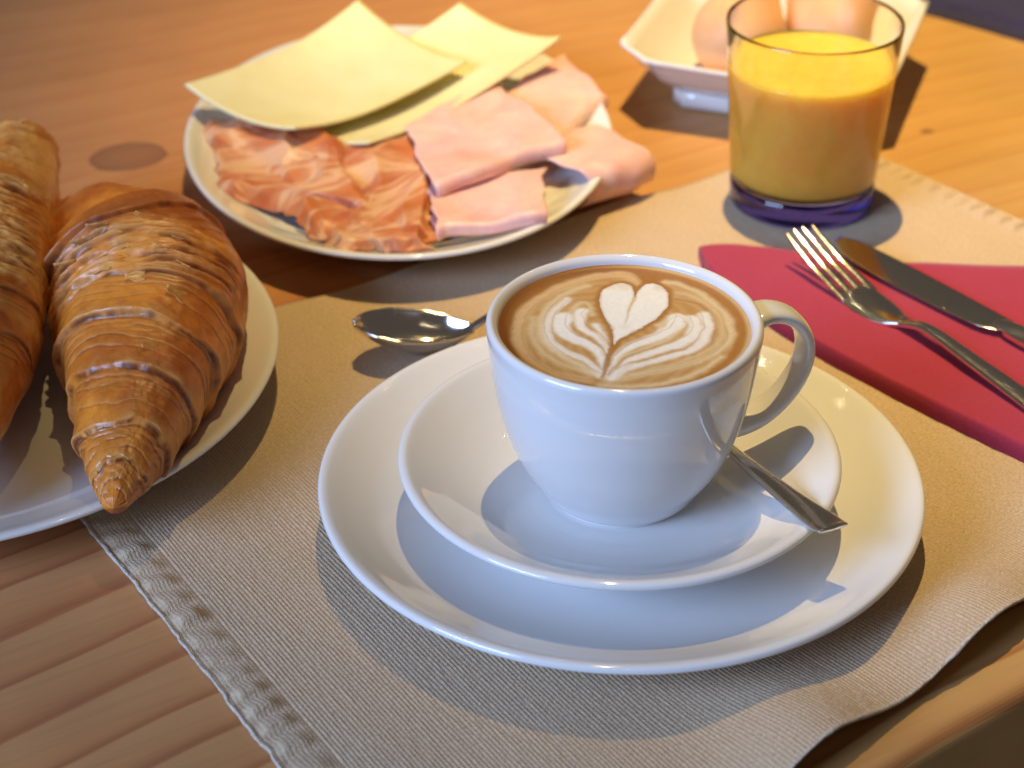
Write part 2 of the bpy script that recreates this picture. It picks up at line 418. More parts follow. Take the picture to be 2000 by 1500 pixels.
# close the four edges with a lower rim copied at full resolution
rim = np.concatenate([np.arange(nu_) * nv_, (nu_ - 1) * nv_ + np.arange(1, nv_), (np.arange(nu_ - 1)[::-1]) * nv_ + nv_ - 1, np.arange(1, nv_ - 1)[::-1]])
base = len(V); V = np.concatenate([V, low.reshape(-1, 3)[rim]]); uvm = np.concatenate([uvm, np.stack([uu, vv], -1).reshape(-1, 2)[rim]])
ri = np.arange(len(rim)); r2 = np.roll(ri, -1)
Fm.append(np.stack([rim[ri], base + ri, base + r2, rim[r2]], 1)[:, ::-1])
pm = obj('placemat', V, np.concatenate(Fm), CLOTH, uv=uvm)
EDGING = NT('bleached_thread'); EDGING.p(base=EDGING.ramp(EDGING.noise(EDGING.coord('Object'), 700.0, 3, 0.7), [(0.3, (0.42, 0.36, 0.28)), (0.7, (0.66, 0.60, 0.52))]), rough=0.95, spec=0.1)
EDGING.bump(EDGING.noise(EDGING.coord('Object'), 1200.0, 2), 0.8, 0.0005); EDGING = EDGING.m
def edging(line, seed):
    q = line[::2]; kx = len(q); ww = 0.115 + 0.05 * fbm(np.stack([np.arange(kx) * .7, 0 * q[:, 0], 0 * q[:, 0]], -1), 3, seed)
    q = q + 0.02 * np.stack([vnoise(q * 9, seed), vnoise(q * 9 + 5, seed), 0 * q[:, 0]], -1); q[:, 2] = np.maximum(q[:, 2] - .02, .075)
    bar('edging', [tuple(x) for x in q], list(ww), list(ww * .95), EDGING, pm, power=2.0, ns=8, n=kx * 3)
edging(G[0], 3); edging(G[::6, -1], 5)
tag(pm, 'beige ribbed cotton placemat with a puckered hem under the coffee setting', 'placemat')

# ---------------------------------------------------------------- plate, saucer, cup
MZ = 0.14
plate = lathe('round_plate', [(0, .50), (5.0, .50), (5.25, .22), (5.5, MZ), (5.8, .16), (6.1, .45), (7.2, .75), (8.6, 1.22), (9.6, 1.68), (10.05, 1.94), (10.23, 2.06), (10.27, 2.17),
        (10.20, 2.29), (10.02, 2.30), (9.75, 2.19), (9.1, 1.86), (8.2, 1.46), (7.2, 1.16), (6.2, 1.00), (5.0, .95), (2.5, .95), (0, .95)], WHITE, c=(0, 0), smooth_n=110, n=160)
tag(plate, 'large round white plate lying under the saucer and cup', 'plate')
saucer = lathe('saucer', [(0, 1.40), (3.0, 1.40), (3.3, 1.15), (3.5, .95), (3.8, .96), (4.0, 1.25), (4.6, 1.62), (5.6, 2.22), (6.6, 2.86), (7.1, 3.20), (7.33, 3.37), (7.40, 3.47), (7.36, 3.58),
        (7.22, 3.63), (7.02, 3.57), (6.5, 3.24), (5.6, 2.68), (4.7, 2.26), (3.9, 2.06), (3.3, 2.00), (2.9, 1.98), (1.5, 1.98), (0, 1.98)], WHITE, c=(-.09, -.54), smooth_n=110, n=160)
tag(saucer, 'white saucer holding the coffee cup, stacked on the round plate', 'saucer')
CX, CY = -.04, -.33
cup = empty('coffee_cup', (CX, CY, 1.98))
lathe('body', [(0, 2.15), (2.0, 2.15), (2.28, 2.05), (2.36, 1.97), (2.44, 1.985), (2.46, 2.08), (2.52, 2.14), (2.68, 2.27), (2.98, 2.75), (3.36, 3.35), (3.70, 4.1), (3.95, 4.9), (4.14, 5.7), (4.29, 6.6), (4.40, 7.5), (4.47, 8.2),
        (4.485, 8.40), (4.44, 8.52), (4.34, 8.575), (4.24, 8.55), (4.14, 8.46), (4.08, 8.3), (4.02, 8.0), (3.93, 7.3), (3.7, 6.0), (3.2, 4.2), (2.4, 3.0), (1.2, 2.6), (0, 2.55)], WHITE, cup, c=(CX, CY), smooth_n=150, n=160)
ph = math.radians(17)
hp = [(4.05, 7.55), (4.55, 7.86), (5.15, 7.95), (5.85, 7.66), (6.35, 7.02), (6.50, 6.25), (6.32, 5.45), (5.85, 4.70), (5.15, 4.10), (4.45, 3.86), (3.75, 3.85)]
bar('handle', [(CX + r * math.cos(ph), CY + r * math.sin(ph), z) for r, z in hp],
    [1.55, 1.35, 1.22, 1.15, 1.12, 1.12, 1.14, 1.18, 1.25, 1.4, 1.6], [.75, .60, .52, .50, .50, .50, .50, .52, .56, .66, .8], WHITE, cup,
    lateral=(-math.sin(ph), math.cos(ph), 0), power=2.6, ns=28, n=120)
tag(cup, 'white porcelain coffee cup with curved strap handle on its saucer', 'cup')

# coffee with the poured milk pattern
ART = {
    'heart': [(0.4,1.98),(0.55,2.39),(0.8,2.75),(1.12,2.86),(1.41,2.65),(1.56,2.18),(1.53,1.67),(1.36,1.06),(1.02,0.47),(0.6,-0.02),(0.13,-0.46),(-0.18,-0.8),(-0.37,-1.13),(-0.37,-0.6),(-0.4,-0.17),(-0.53,0.37),(-0.68,1.06),(-0.72,1.77),(-0.65,2.29),(-0.46,2.65),(-0.17,2.81),(0.14,2.86),(0.36,2.6)],
    'crease': [(0.4,1.98),(0.24,1.26),(0.12,0.76),(-0.05,-0.02)],
    'stem': [(-0.37,-1.13),(-0.48,-1.55),(-0.6,-2.02),(-0.75,-2.66),(-0.88,-3.11)],
    'L1': [(-1.33,1.01),(-1.44,0.57),(-1.43,0.17),(-1.2,-0.32),(-0.91,-0.6),(-0.71,-1.08),(-0.61,-1.65)],
    'L1b': [(-0.91,0.12),(-0.78,-0.32),(-0.6,-0.8),(-0.55,-1.27)],
    'L2': [(-1.97,0.57),(-2.06,0.07),(-1.94,-0.41),(-1.61,-0.8),(-1.22,-1.08),(-0.9,-1.55),(-0.75,-2.11),(-0.8,-2.75)],
    'L3': [(-1.79,1.77),(-2.21,1.16),(-2.45,0.47),(-2.51,-0.32),(-2.35,-0.99),(-1.92,-1.55),(-1.44,-1.97),(-1.08,-2.48),(-0.9,-3.02)],
    'L4': [(-1.15,2.68),(-1.73,2.29),(-2.3,1.62),(-2.64,0.76),(-2.73,-0.12),(-2.57,-0.99),(-2.12,-1.74),(-1.55,-2.34),(-1.14,-2.89)],
    'L5': [(0.48,2.96),(0.17,3.42),(-0.56,3.39),(-1.4,3.02),(-2.34,2.29),(-3.06,1.37),(-3.37,0.47),(-3.47,-0.41),(-3.33,-1.46),(-2.95,-2.29),(-2.43,-2.84),(-1.86,-3.11),(-1.34,-3.2)],
    'L6': [(-2.97,0.57),(-3.0,-0.32),(-2.84,-1.18),(-2.41,-1.97),(-1.84,-2.48),(-1.37,-2.75)],
    'Ll': [(-1.72,0.47),(-1.68,0.96),(-1.47,1.49),(-1.21,1.57),(-1.05,1.26),(-1.0,0.76)],
    'R1': [(1.75,0.52),(1.57,0.07),(1.22,-0.41),(0.8,-0.8),(0.29,-1.13),(-0.17,-1.6),(-0.49,-2.25),(-0.69,-2.93)],
    'Rl': [(1.15,0.07),(1.48,0.57),(1.74,0.74),(1.91,0.47),(1.84,-0.07),(1.39,-0.75),(0.93,-1.13),(0.42,-1.51),(-0.09,-1.88),(-0.45,-2.52)],
    'R2': [(2.2,0.52),(2.23,-0.12),(2.12,-0.6),(1.77,-1.03),(1.21,-1.32),(0.6,-1.69),(0.1,-2.06),(-0.31,-2.61),(-0.62,-3.16)],
    'R3': [(2.62,0.76),(2.71,0.27),(2.58,-0.41),(2.33,-1.08),(1.87,-1.55),(1.27,-1.85),(0.62,-2.2),(-0.02,-2.57),(-0.53,-3.11)],
    'R4': [(1.51,2.99),(2.09,2.72),(2.65,2.1),(3.1,1.39),(3.35,0.76),(3.43,-0.12),(3.25,-0.89),(2.74,-1.65),(2.07,-2.2),(1.32,-2.57),(0.58,-2.84),(-0.15,-3.11),(-0.73,-3.38)],
    'R5': [(1.75,2.29),(2.29,2.03),(2.8,1.42),(3.14,0.66),(3.17,-0.12),(2.9,-0.99),(2.35,-1.65),(1.59,-2.2),(0.84,-2.52),(0.06,-2.89)],
    'R6': [(1.82,1.82),(2.31,1.62),(2.68,1.16),(2.91,0.37),(2.85,-0.41),(2.59,-1.08),(2.06,-1.69)],
    'B': [(-0.92,-3.57),(-0.17,-3.6),(0.69,-3.54),(1.51,-3.22),(2.27,-2.68),(2.97,-1.85)],
}
def stroke(P, key, w0, w1, soft=0.06, n=60, closed=False):
    """0..1 coverage of a tapering stroke (w0 start half width, w1 end half width)"""
    c = cr(ART[key] + ([ART[key][0]] if closed else []), n); best = np.full(len(P), 1e9); val = np.zeros(len(P))
    for i in range(n - 1):
        a, b = c[i], c[i + 1]; d = b - a; L = (d ** 2).sum() + 1e-12
        t = np.clip(((P - a) @ d) / L, 0, 1); q = a + t[:, None] * d
        dist = np.hypot(*(P - q).T); f = (i + t) / (n - 1); wd = w0 + (w1 - w0) * f
        val = np.maximum(val, 1 - sstep(wd - soft, wd + soft, dist))
    return val
def inside(P, poly):
    r = np.zeros(len(P), bool); j = len(poly) - 1
    for i in range(len(poly)):
        xi, yi = poly[i]; xj, yj = poly[j]
        c = ((yi > P[:, 1]) != (yj > P[:, 1])) & (P[:, 0] < (xj - xi) * (P[:, 1] - yi) / (yj - yi + 1e-12) + xi)
        r ^= c; j = i
    return r
def make_coffee():
    R, nr, na = 4.085, 210, 400
    rr = np.sqrt(np.linspace(0.0, 1, nr)) * R; rr[0] = 0.0005; aa = np.linspace(0, 2 * np.pi, na, endpoint=False)
    P = np.stack([rr[:, None] * np.cos(aa), rr[:, None] * np.sin(aa)], -1).reshape(-1, 2)
    P3 = np.concatenate([P, 0 * P[:, :1]], 1)
    Q = P + 0.045 * np.stack([fbm(P3 * 2.2, 3, 1), fbm(P3 * 2.2 + 31, 3, 2)], -1) + 0.012 * np.stack([vnoise(P3 * 14, 4), vnoise(P3 * 14 + 9, 5)], -1)
    rad = np.hypot(*P.T)
    brown = np.array([.43, .190, .040]); dark = np.array([.25, .088, .012]); tan = np.array([.66, .410, .160]); cream = np.array([.80, .66, .40]); white = np.array([.95, .945, .90])
    C = np.tile(brown, (len(P), 1))
    def lay(mask, colr, a=1.0):
        nonlocal C
        m = (mask * a)[:, None]; C = C * (1 - m) + np.array(colr) * m
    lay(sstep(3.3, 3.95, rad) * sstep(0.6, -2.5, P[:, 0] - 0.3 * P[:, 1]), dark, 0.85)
    # body of the poured pattern is tan crema with fine flow lines
    body = 1 - sstep(3.35, 3.65, np.hypot(Q[:, 0], Q[:, 1] + 0.25)); top = sstep(0.15, 0.5, np.hypot(Q[:, 0] - 0.95, (Q[:, 1] - 3.35) * 1.1) - 0.35)
    lay(body * top, tan, 0.85)
    flow = 0.5 + 0.5 * np.sin(np.hypot((Q[:, 0] + .4) * 1.0, (Q[:, 1] + 1.2) * 0.9) * 17 + 2.5 * fbm(P3 * 1.1, 2, 8))
    lay(body * top * flow, brown, 0.38)
    for kx, w0, w1, cc, a in [('L5', .13, .12, tan + .08, .9), ('L6', .07, .05, cream, .55), ('R4', .09, .08, cream, .75), ('R5', .07, .05, cream, .5), ('R6', .06, .05, brown, .8),
                              ('B', .08, .05, cream, .8), ('L4', .07, .09, cream, .85), ('L3', .11, .13, white, .75), ('L3', .05, .06, white, .6), ('Ll', .05, .04, cream, .8),
                              ('L2', .26, .07, white, .95), ('R3', .16, .09, white, .85), ('R2', .20, .09, white, .9), ('Rl', .09, .05, cream, .9), ('R1', .25, .05, white, .95),
                              ('L1', .17, .05, white, .95), ('L1b', .09, .04, white, .9)]:
        lay(stroke(Q, kx, w0 + .10, w1 + .08, 0.13), tan * .4 + cream * .6, a * .6); lay(stroke(Q, kx, w0 * 1.25, w1 * 1.2, 0.11), cc, a)
    for kx, dx, dy, a in [('L2', .14, .20, .75), ('L3', .14, .14, .65), ('L4', .12, .10, .5), ('R2', -.05, .22, .7), ('R3', -.10, .18, .7), ('Rl', .07, -.03, .55), ('R1', .02, .20, .8), ('L1', .12, .22, .7), ('R4', -.14, -.08, .45), ('L5', .16, .02, .5)]:
        old = ART[kx]; ART[kx] = [(x + dx, y + dy) for x, y in old]
        lay(stroke(Q, kx, .012, .045, 0.04), brown, a * 0.55); ART[kx] = old
    # heart: brown halo, white body, crease
    hs = [tuple(p) for p in cr(ART['heart'] + [ART['heart'][0]], 120)]
    lay(stroke(Q, 'heart', .15, .15, .10, 90, True), brown * 0.95, .85)
    lay(stroke(Q, 'stem', .13, .05, .06), brown, .85)
    ins = inside(Q, hs).astype(float); edge = stroke(Q, 'heart', .02, .02, .09, 90, True)
    lay(ins * (1 - 0.75 * edge), white, 1)
    lay(ins * stroke(Q, 'crease', .07, .01, .06), tan, .75)
    lay(ins * sstep(2.05, 2.75, Q[:, 1]) * sstep(.2, .9, 0.5 + 0.8 * fbm(P3 * 1.5, 2, 3)), tan, .35)
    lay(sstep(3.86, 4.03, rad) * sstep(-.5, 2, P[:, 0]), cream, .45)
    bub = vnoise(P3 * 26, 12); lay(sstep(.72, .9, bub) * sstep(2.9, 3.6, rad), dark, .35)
    C = C * (0.94 + 0.03 * fbm(P3 * 9, 3, 6))[:, None]
    z = 8.25 + 0.05 * sstep(3.85, 4.09, rad)
    V = np.stack([CX + P[:, 0], CY + P[:, 1], z], -1)
    # bottom of the drink follows the cup
    Vb = np.stack([CX + P[::1, 0] * 0.93, CY + P[::1, 1] * 0.93, z - 0.8], -1)
    F = [gfaces(nr, na, True, flip=False), gfaces(nr, na, True, base=len(V), flip=True)]
    ring = (nr - 1) * na + np.arange(na); r2 = np.roll(ring, -1)
    F.append(np.stack([ring, ring + len(V), r2 + len(V), r2], 1))
    cap = np.arange(na)
    V2 = np.concatenate([V, Vb, [[CX, CY, 8.25], [CX, CY, 7.45]]]); c2 = np.concatenate([C, C, C[:2]])
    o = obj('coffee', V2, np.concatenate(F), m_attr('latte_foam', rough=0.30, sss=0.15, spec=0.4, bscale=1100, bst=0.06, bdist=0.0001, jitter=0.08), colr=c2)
    return o
tag(make_coffee(), 'milk coffee with a heart and leaf pattern in its foam', 'coffee')

# ---------------------------------------------------------------- spoons
def spoon(name, tip, d, bowl_len, W, D, ztip, zheel, handle, hw, ht, label):
    d = np.array(d, float); d /= np.hypot(*d); l = np.array([-d[1], d[0]])
    root = empty(name, (tip[0] + d[0] * bowl_len * .6, tip[1] + d[1] * bowl_len * .6, min(ztip, zheel) - D + 0.02))
    q = np.linspace(0, 1, 60); qn = [0, .02, .06, .15, .35, .6, .8, .93, 1]; wn = [.06, .26, .46, .74, 1.0, .93, .68, .36, .2]
    Wq = np.interp(q, qn, wn) * W
    Wq = np.convolve(np.pad(Wq, 2, 'edge'), np.ones(5) / 5, 'valid')
    v = np.linspace(-1, 1, 33)
    dep = D * np.sin(np.pi * np.clip(q * 0.94 + 0.03, 0, 1)) ** 0.75
    ze = ztip + (zheel - ztip) * q
    X = tip[0] + d[0] * (q * bowl_len)[:, None] + l[0] * Wq[:, None] * v; Y = tip[1] + d[1] * (q * bowl_len)[:, None] + l[1] * Wq[:, None] * v
    Z = ze[:, None] - dep[:, None] * (1 - np.abs(v) ** 2.2)
    slab('bowl', np.stack([X, Y, Z], -1), 0.11, STEEL, root)
    he = np.array([tip[0] + d[0] * bowl_len, tip[1] + d[1] * bowl_len])
    path = [(he[0] + d[0] * s + l[0] * o, he[1] + d[1] * s + l[1] * o, z) for s, o, z in handle]
    bar('handle', path, hw, ht, STEEL, root, lateral=(l[0], l[1], 0), power=2.6, ns=24, n=110)
    return tag(root, label, 'spoon', 'spoons of the coffee setting')
spoon('spoon', (-9.75, 10.8), (.98, .19), 4.6, 1.32, 1.02, 1.90, 1.18,
      [(-.35, 0, .92), (.0, 0, 1.12), (.5, 0, 1.42), (1.1, 0, 1.66), (2.2, 0, 1.66), (4.5, 0, 1.30), (7.5, 0, .85), (10.6, 0, .42)],
      [.5, .46, .44, .46, .50, .62, .85, 1.15], [.22, .24, .26, .26, .24, .22, .20, .18],
      'larger steel spoon lying bowl up on the placemat between two plates')
spoon('spoon', (1.2, 5.8), (.421, -.907), 3.6, .95, .42, 3.02, 2.78,
      [(-.30, 0, 2.66), (.0, 0, 2.74), (.6, 0, 2.86), (1.4, 0, 2.93), (3.0, 0, 3.08), (5.0, 0, 3.30), (7.0, 0, 3.58), (8.3, 0, 3.80), (8.75, 0, 3.93)],
      [.34, .34, .36, .40, .52, .72, .98, 1.14, 1.06], [.20, .22, .24, .24, .24, .26, .26, .22, .16],
      'small steel spoon with its handle resting on the saucer rim')

# ---------------------------------------------------------------- juice glass
GX, GY = 9.33, 24.75
glass = empty('juice_glass', (GX, GY, .14))
lathe('wall', [(0, 1.50), (2.2, 1.50), (2.9, 1.56), (3.04, 1.75), (3.12, 2.2), (3.38, 5.0), (3.60, 7.5), (3.68, 8.55), (3.70, 8.68), (3.745, 8.74), (3.80, 8.70), (3.81, 8.58),
        (3.72, 7.5), (3.52, 5.0), (3.30, 2.2), (3.245, 1.62), (3.23, 1.44), (3.0, 1.435), (0, 1.435)][::-1], m_glass('clear_glass', (0.985, 0.975, 0.99)), glass, c=(GX, GY), n=128)
lathe('base', [(0, .22), (2.6, .20), (2.85, .14), (3.05, .15), (3.16, .24), (3.20, .45), (3.22, 1.0), (3.23, 1.425), (3.0, 1.43), (0, 1.43)], m_glass('violet_glass', (0.08, 0.08, 0.95)), glass, c=(GX, GY), n=128)
tag(glass, 'straight clear tumbler with thick violet base holding orange juice', 'glass')
juice = lathe('orange_juice', [(0, 1.51), (2.2, 1.51), (2.95, 1.57), (3.07, 1.78), (3.16, 2.2), (3.41, 5.0), (3.55, 6.62), (3.57, 6.80), (3.53, 6.81), (3.44, 6.745), (3.2, 6.73), (0, 6.73)], m_juice(), c=(GX, GY), n=128)
tag(juice, 'bright orange juice filling the tumbler', 'juice')

# ---------------------------------------------------------------- red napkin, fork, knife
def napkin():
    # folded edge runs near -> far left; outline given as near edge / far edge pairs
    near = cr([(4.35, 18.2), (4.75, 16.6), (6.35, 13.9), (8.1, 11.35), (10.1, 8.9), (12.4, 6.3), (15.0, 3.5), (18.5, -.3), (22, -4)], 140)
    far = cr([(4.28, 19.2), (5.2, 19.42), (7.0, 19.3), (9.2, 18.85), (12.0, 18.25), (15.0, 18.05), (18.0, 18.0), (22, 18.2), (26, 18.4)], 140)
    nv = 90
    v = np.linspace(0, 1, nv) ** 2.6
    # cross section: bottom inner -> rolled folded near edge -> top -> far edge
    G = near[:, None] * (1 - v)[None, :, None] + far[:, None] * v[None, :, None]
    width = np.hypot(*(far - near).T)[:, None]; s = v[None] * width; s2 = (1 - v)[None] * width
    hgt = 0.66
    z = 0.16 + hgt * np.sqrt(np.clip(1 - (1 - np.clip(s / 0.26, 0, 1)) ** 2, 0, 1)) * (0.35 + 0.65 * np.sqrt(np.clip(1 - (1 - np.clip(s2 / 0.30, 0, 1)) ** 2, 0, 1)))
    z = z - 0.16 * sstep(3, 9, s)
    P3 = np.concatenate([G, 0 * G[..., :1]], -1); z = z + 0.035 * fbm(P3 * 0.5, 2, 4)
    z[:, 0] = 0.15; z[:, -1] = 0.15
    G = np.concatenate([G, z[..., None]], -1)
    B = G.copy(); B[..., 2] = 0.135
    k = G.shape[0] * G.shape[1]
    V = np.concatenate([G.reshape(-1, 3), B.reshape(-1, 3)])
    nu = G.shape[0]; idx = np.arange(k).reshape(nu, nv)
    ring = np.concatenate([idx[:, 0], idx[-1, 1:], idx[-2::-1, -1], idx[0, -2:0:-1]]); r2 = np.roll(ring, -1)
    F = np.concatenate([gfaces(nu, nv), gfaces(nu, nv, base=k, flip=True), np.stack([ring, ring + k, r2 + k, r2], 1)[:, ::-1]])
    return obj('napkin', V, F, RED)
tag(napkin(), 'folded crimson paper napkin under the fork and knife', 'napkin')

fd = np.array([0.530, -0.848]); fl = np.array([0.848, 0.530])
def fork():
    root = empty('fork', (10.9, 14.2, .6))
    T0 = np.array([8.26, 18.03])                                   # middle of the tine tips
    def pt(s, o, z): return (T0[0] + fd[0] * s + fl[0] * o, T0[1] + fd[1] * s + fl[1] * o, z - .14)
    for o in (-.715, -.24, .24, .715):
        so = 0.10 * (abs(o) > .5)
        bar('tine', [pt(so, o * .95, 2.33), (pt(.9, o * .97, 1.98)), pt(2.0, o, 1.58), pt(3.0, o * 1.02, 1.33), pt(4.1, o * 1.0, 1.11)],
            [.13, .23, .29, .33, .40], [.10, .17, .19, .18, .12], STEEL, root, lateral=(*fl, 0), power=2.8, ns=14, n=50)
    bar('head', [pt(3.75, 0, 1.17), pt(4.3, 0, 1.08), pt(5.2, 0, 1.01), pt(6.1, 0, 1.03), pt(6.8, 0, 1.15)],
        [1.76, 1.86, 1.84, 1.32, .66], [.20, .22, .23, .26, .30], STEEL, root, lateral=(*fl, 0), power=3.4, ns=36, n=70, crown=-0.05)
    bar('handle', [pt(6.5, 0, 1.03), pt(7.0, 0, 1.18), pt(7.7, 0, 1.42), pt(8.6, 0, 1.50), pt(10.5, 0, 1.38), pt(13.5, 0, 1.20), pt(17, 0, .98), pt(20.2, 0, .80)],
        [.76, .64, .58, .60, .72, .92, 1.2, 1.45], [.28, .32, .34, .34, .34, .34, .30, .24], STEEL, root, lateral=(*fl, 0), power=2.4, ns=24, n=110)
    return root
tag(fork(), 'steel table fork lying tines up on the red napkin', 'fork')

def knife():
    root = empty('knife', (13, 15.2, .72))
    T0 = np.array([10.10, 19.45]); d = np.array([0.606, -0.795]); l = np.array([0.795, 0.606])
    n = 90
    # blade outline: back (far side) and cutting edge (near side)
    s = np.linspace(0, 1, n); Lb = 9.4
    back = np.interp(s, [0, .03, .10, .3, .6, 1], [.30, .55, .68, .72, .66, .50])
    edge = np.interp(s, [0, .03, .08, .18, .4, .7, .9, .97, 1], [.10, -.25, -.55, -.80, -.95, -.92, -.80, -.62, -.34])
    sm = lambda a: np.convolve(np.pad(a, 3, 'edge'), np.ones(7) / 7, 'valid')
    back, edge = sm(back), sm(edge)
    v = np.linspace(0, 1, 17); off = back[:, None] * (1 - v) + edge[:, None] * v
    zc = 0.88 + 0.10 * s
    X = T0[0] + d[0] * (s * Lb)[:, None] + l[0] * off; Y = T0[1] + d[1] * (s * Lb)[:, None] + l[1] * off
    Z = zc[:, None] + 0.055 - 0.07 * v ** 2 + 0 * off
    th = np.clip(0.17 * (1 - v ** 1.4), 0.025, None)[None] + 0 * off
    slab('blade', np.stack([X, Y, Z], -1), th, STEEL, root)
    bar('handle', [(T0[0] + d[0] * q + l[0] * o, T0[1] + d[1] * q + l[1] * o, z) for q, o, z in
                   [(9.0, .05, .94), (9.5, .04, .95), (10.2, .0, .96), (12.5, 0, .98), (16, 0, .96), (20, 0, .92)]],
        [.62, .80, 1.0, 1.15, 1.35, 1.5], [.30, .48, .58, .64, .66, .60], STEEL, root, lateral=(*l, 0), power=2.5, ns=28, n=80)
    return root
tag(knife(), 'steel table knife lying beside the fork on the red napkin', 'knife')

# ---------------------------------------------------------------- oval plate with cold cuts
HX, HY, HA, HB, HR = -8.87, 27.98, 9.8, 12.45, .08
def unit(pr): return [(r / 10.0, z) for r, z in pr]
op = lathe('oval_plate', unit([(0, .35), (5.4, .35), (5.6, .10), (5.85, .02), (6.1, .05), (6.4, .35), (7.6, .75), (8.9, 1.35), (9.6, 1.74), (9.9, 1.92), (10.0, 2.03), (9.97, 2.13), (9.86, 2.16), (9.65, 2.08), (9.0, 1.68),
            (8.0, 1.16), (7.0, .84), (5.8, .70), (3, .68), (0, .68)]), WHITE, c=(HX, HY), sx=HA, sy=HB, rot=HR, smooth_n=90, n=160)
tag(op, 'oval white plate carrying cheese and sliced ham', 'plate')

CHEESE, HAM, PROS = m_cheese(), m_ham(), m_pros()
def bil(c, u, v):
    a, b, cc, d = [np.array(p, float) for p in c]
    u, v = u[..., None], v[..., None]
    return (1 - u) * (1 - v) * a + u * (1 - v) * b + u * v * cc + (1 - u) * v * d
def sheet(name, corners, th, m, nu=60, nv=60, bend=None, uvs=(10, 8)):
    u, v = np.meshgrid(np.linspace(0, 1, nu), np.linspace(0, 1, nv), indexing='ij')
    G = bil(corners, u, v)
    if bend is not None: G = bend(G, u, v)
    return slab(name, G, th, m, uvscale=uvs)
# cheese: corners left, back, right, front
def b1(G, u, v):
    sag = 4 * u * (1 - u) + 4 * v * (1 - v)
    G[..., 2] -= 0.60 * sag; G[..., 2] += 0.17; G[..., 2] += 0.06 * np.sin(u * 7 + v * 3)
    return G
c2 = sheet('cheese_slice', [(-16.4, 29.6, 2.2), (-6.21, 37.66, 4.25), (-1.34, 34.12, 4.0), (-10.13, 25.73, 2.35)], .15, CHEESE, bend=b1)
tag(c2, 'pale yellow cheese slice lying under the other, one corner over the pink ham', 'cheese', 'cheese slices on the oval plate')
c1 = sheet('cheese_slice', [(-18.81, 29.63, 3.45), (-11.25, 37.29, 4.55), (-5.88, 32.68, 3.35), (-13.46, 25.9, 3.0)], .15, CHEESE, bend=b1)
tag(c1, 'pale yellow cheese slice lying on top, its corner over the cured ham', 'cheese', 'cheese slices on the oval plate')

def pros_bend(seed, amp):
    def f(G, u, v):
        q = np.stack([u * 1.5 + v * .6, v * 2.6 - u * .9, 0 * u + seed], -1)
        n1 = fbm(q, 3, seed); ridge = 1 - np.abs(fbm(q * 0.8 + 5, 2, seed + 7)) * 1.5
        fold = 1 - np.abs(np.sin(np.pi * (2.6 * u + 1.3 * v + 0.55 * n1 + seed)))
        G[..., 2] += amp * (0.45 * n1 + 0.45 * ridge + 0.42 * fold ** 1.5)
        e = np.minimum(np.minimum(u, 1 - u), np.minimum(v, 1 - v))
        jag = (1 - sstep(0, .12, e)) * 0.42
        G[..., 0] += jag * fbm(q * 2.3 + 3, 3, seed + 3); G[..., 1] += jag * fbm(q * 2.3 + 11, 3, seed + 5)
        G[..., 2] -= 0.5 * (1 - sstep(0, .10, e))
        return G
    return f
PG = 'cured ham slices on the oval plate'
tag(sheet('cured_ham_slice', [(-18.3, 29.9, 1.9), (-12.0, 28.3, 2.2), (-9.4, 20.0, 1.75), (-17.0, 22.6, 1.55)], .14, PROS, 120, 120, pros_bend(3, .55), (9, 8)),
    'dark red cured ham slice with fat veins along the plate rim', 'ham', PG)
tag(sheet('cured_ham_slice', [(-15.2, 26.2, 1.75), (-6.4, 28.8, 1.8), (-7.1, 18.2, 1.9), (-12.3, 18.4, 1.85)], .14, PROS, 120, 120, pros_bend(8, .60), (9, 9)),
    'crumpled reddish orange cured ham slice beside the pink ham', 'ham', PG)
tag(sheet('cured_ham_slice', [(-12.0, 19.8, 1.55), (-7.2, 19.8, 1.6), (-7.2, 17.0, 2.15), (-11.0, 17.2, 2.1)], .14, PROS, 80, 50, pros_bend(14, .22), (5, 3)),
    'small dark red cured ham end at the plate rim beside the placemat', 'ham', PG)

def folded(name, top, out, rho, back, th, m, seed, amp=.10, nu=60, nt=60, droop=0.0):
    """slice folded over: top quad (a,b,c,d) with the fold on edge d-c, out = outward direction, back = length tucked under"""
    u = np.linspace(0, 1, nu); out = np.array(out, float); out /= np.hypot(*out)
    rows = []
    for v in np.linspace(0, 1, nt): rows.append(bil(top, u, np.full(nu, v)))
    edge = rows[-1]; o3 = np.array([*out, 0.0])
    for a in np.linspace(0, np.pi, 26)[1:]:
        rows.append(edge + o3 * rho * math.sin(a) + np.array([0, 0, -rho * (1 - math.cos(a))]))
    last = rows[-1]
    for s in np.linspace(0, 1, 22)[1:]: rows.append(last - o3 * back * s + np.array([0, 0, -0.05 * s]))
    G = np.stack(rows, 1); U = np.linspace(0, 1, nu)[:, None] + 0 * G[..., 0]
    q = np.stack([G[..., 0] * .45, G[..., 1] * .45, G[..., 2] * .3 + seed], -1)
    G[..., 2] += amp * 1.5 * fbm(q * .8, 2, seed); G[..., 0] += 0.22 * fbm(q * 1.3 + 3, 2, seed); G[..., 1] += 0.22 * fbm(q * 1.3 + 9, 2, seed + 4)
    e = 1 - sstep(0, .10, np.minimum(U, 1 - U))
    G += (e * 0.15)[..., None] * np.stack([fbm(q * 1.6, 2, seed + 1), fbm(q * 1.6 + 7, 2, seed + 2), 0 * U], -1)
    G[..., 2] -= droop * U ** 2
    return slab(name, G, th, m, up=False, uvscale=(8, 10))
HG = 'pink cooked ham slices on the oval plate'
tag(folded('ham_slice', [(-3.9, 31.6, 2.2), (-1.15, 36.3, 2.2), (.55, 31.6, 2.3), (-1.6, 26.9, 2.2)], (.9, -.4), .30, 1.2, .11, HAM, 2, .12),
    'folded pink ham slice farthest from the cured ham, tucked beside the cheese', 'ham', HG)
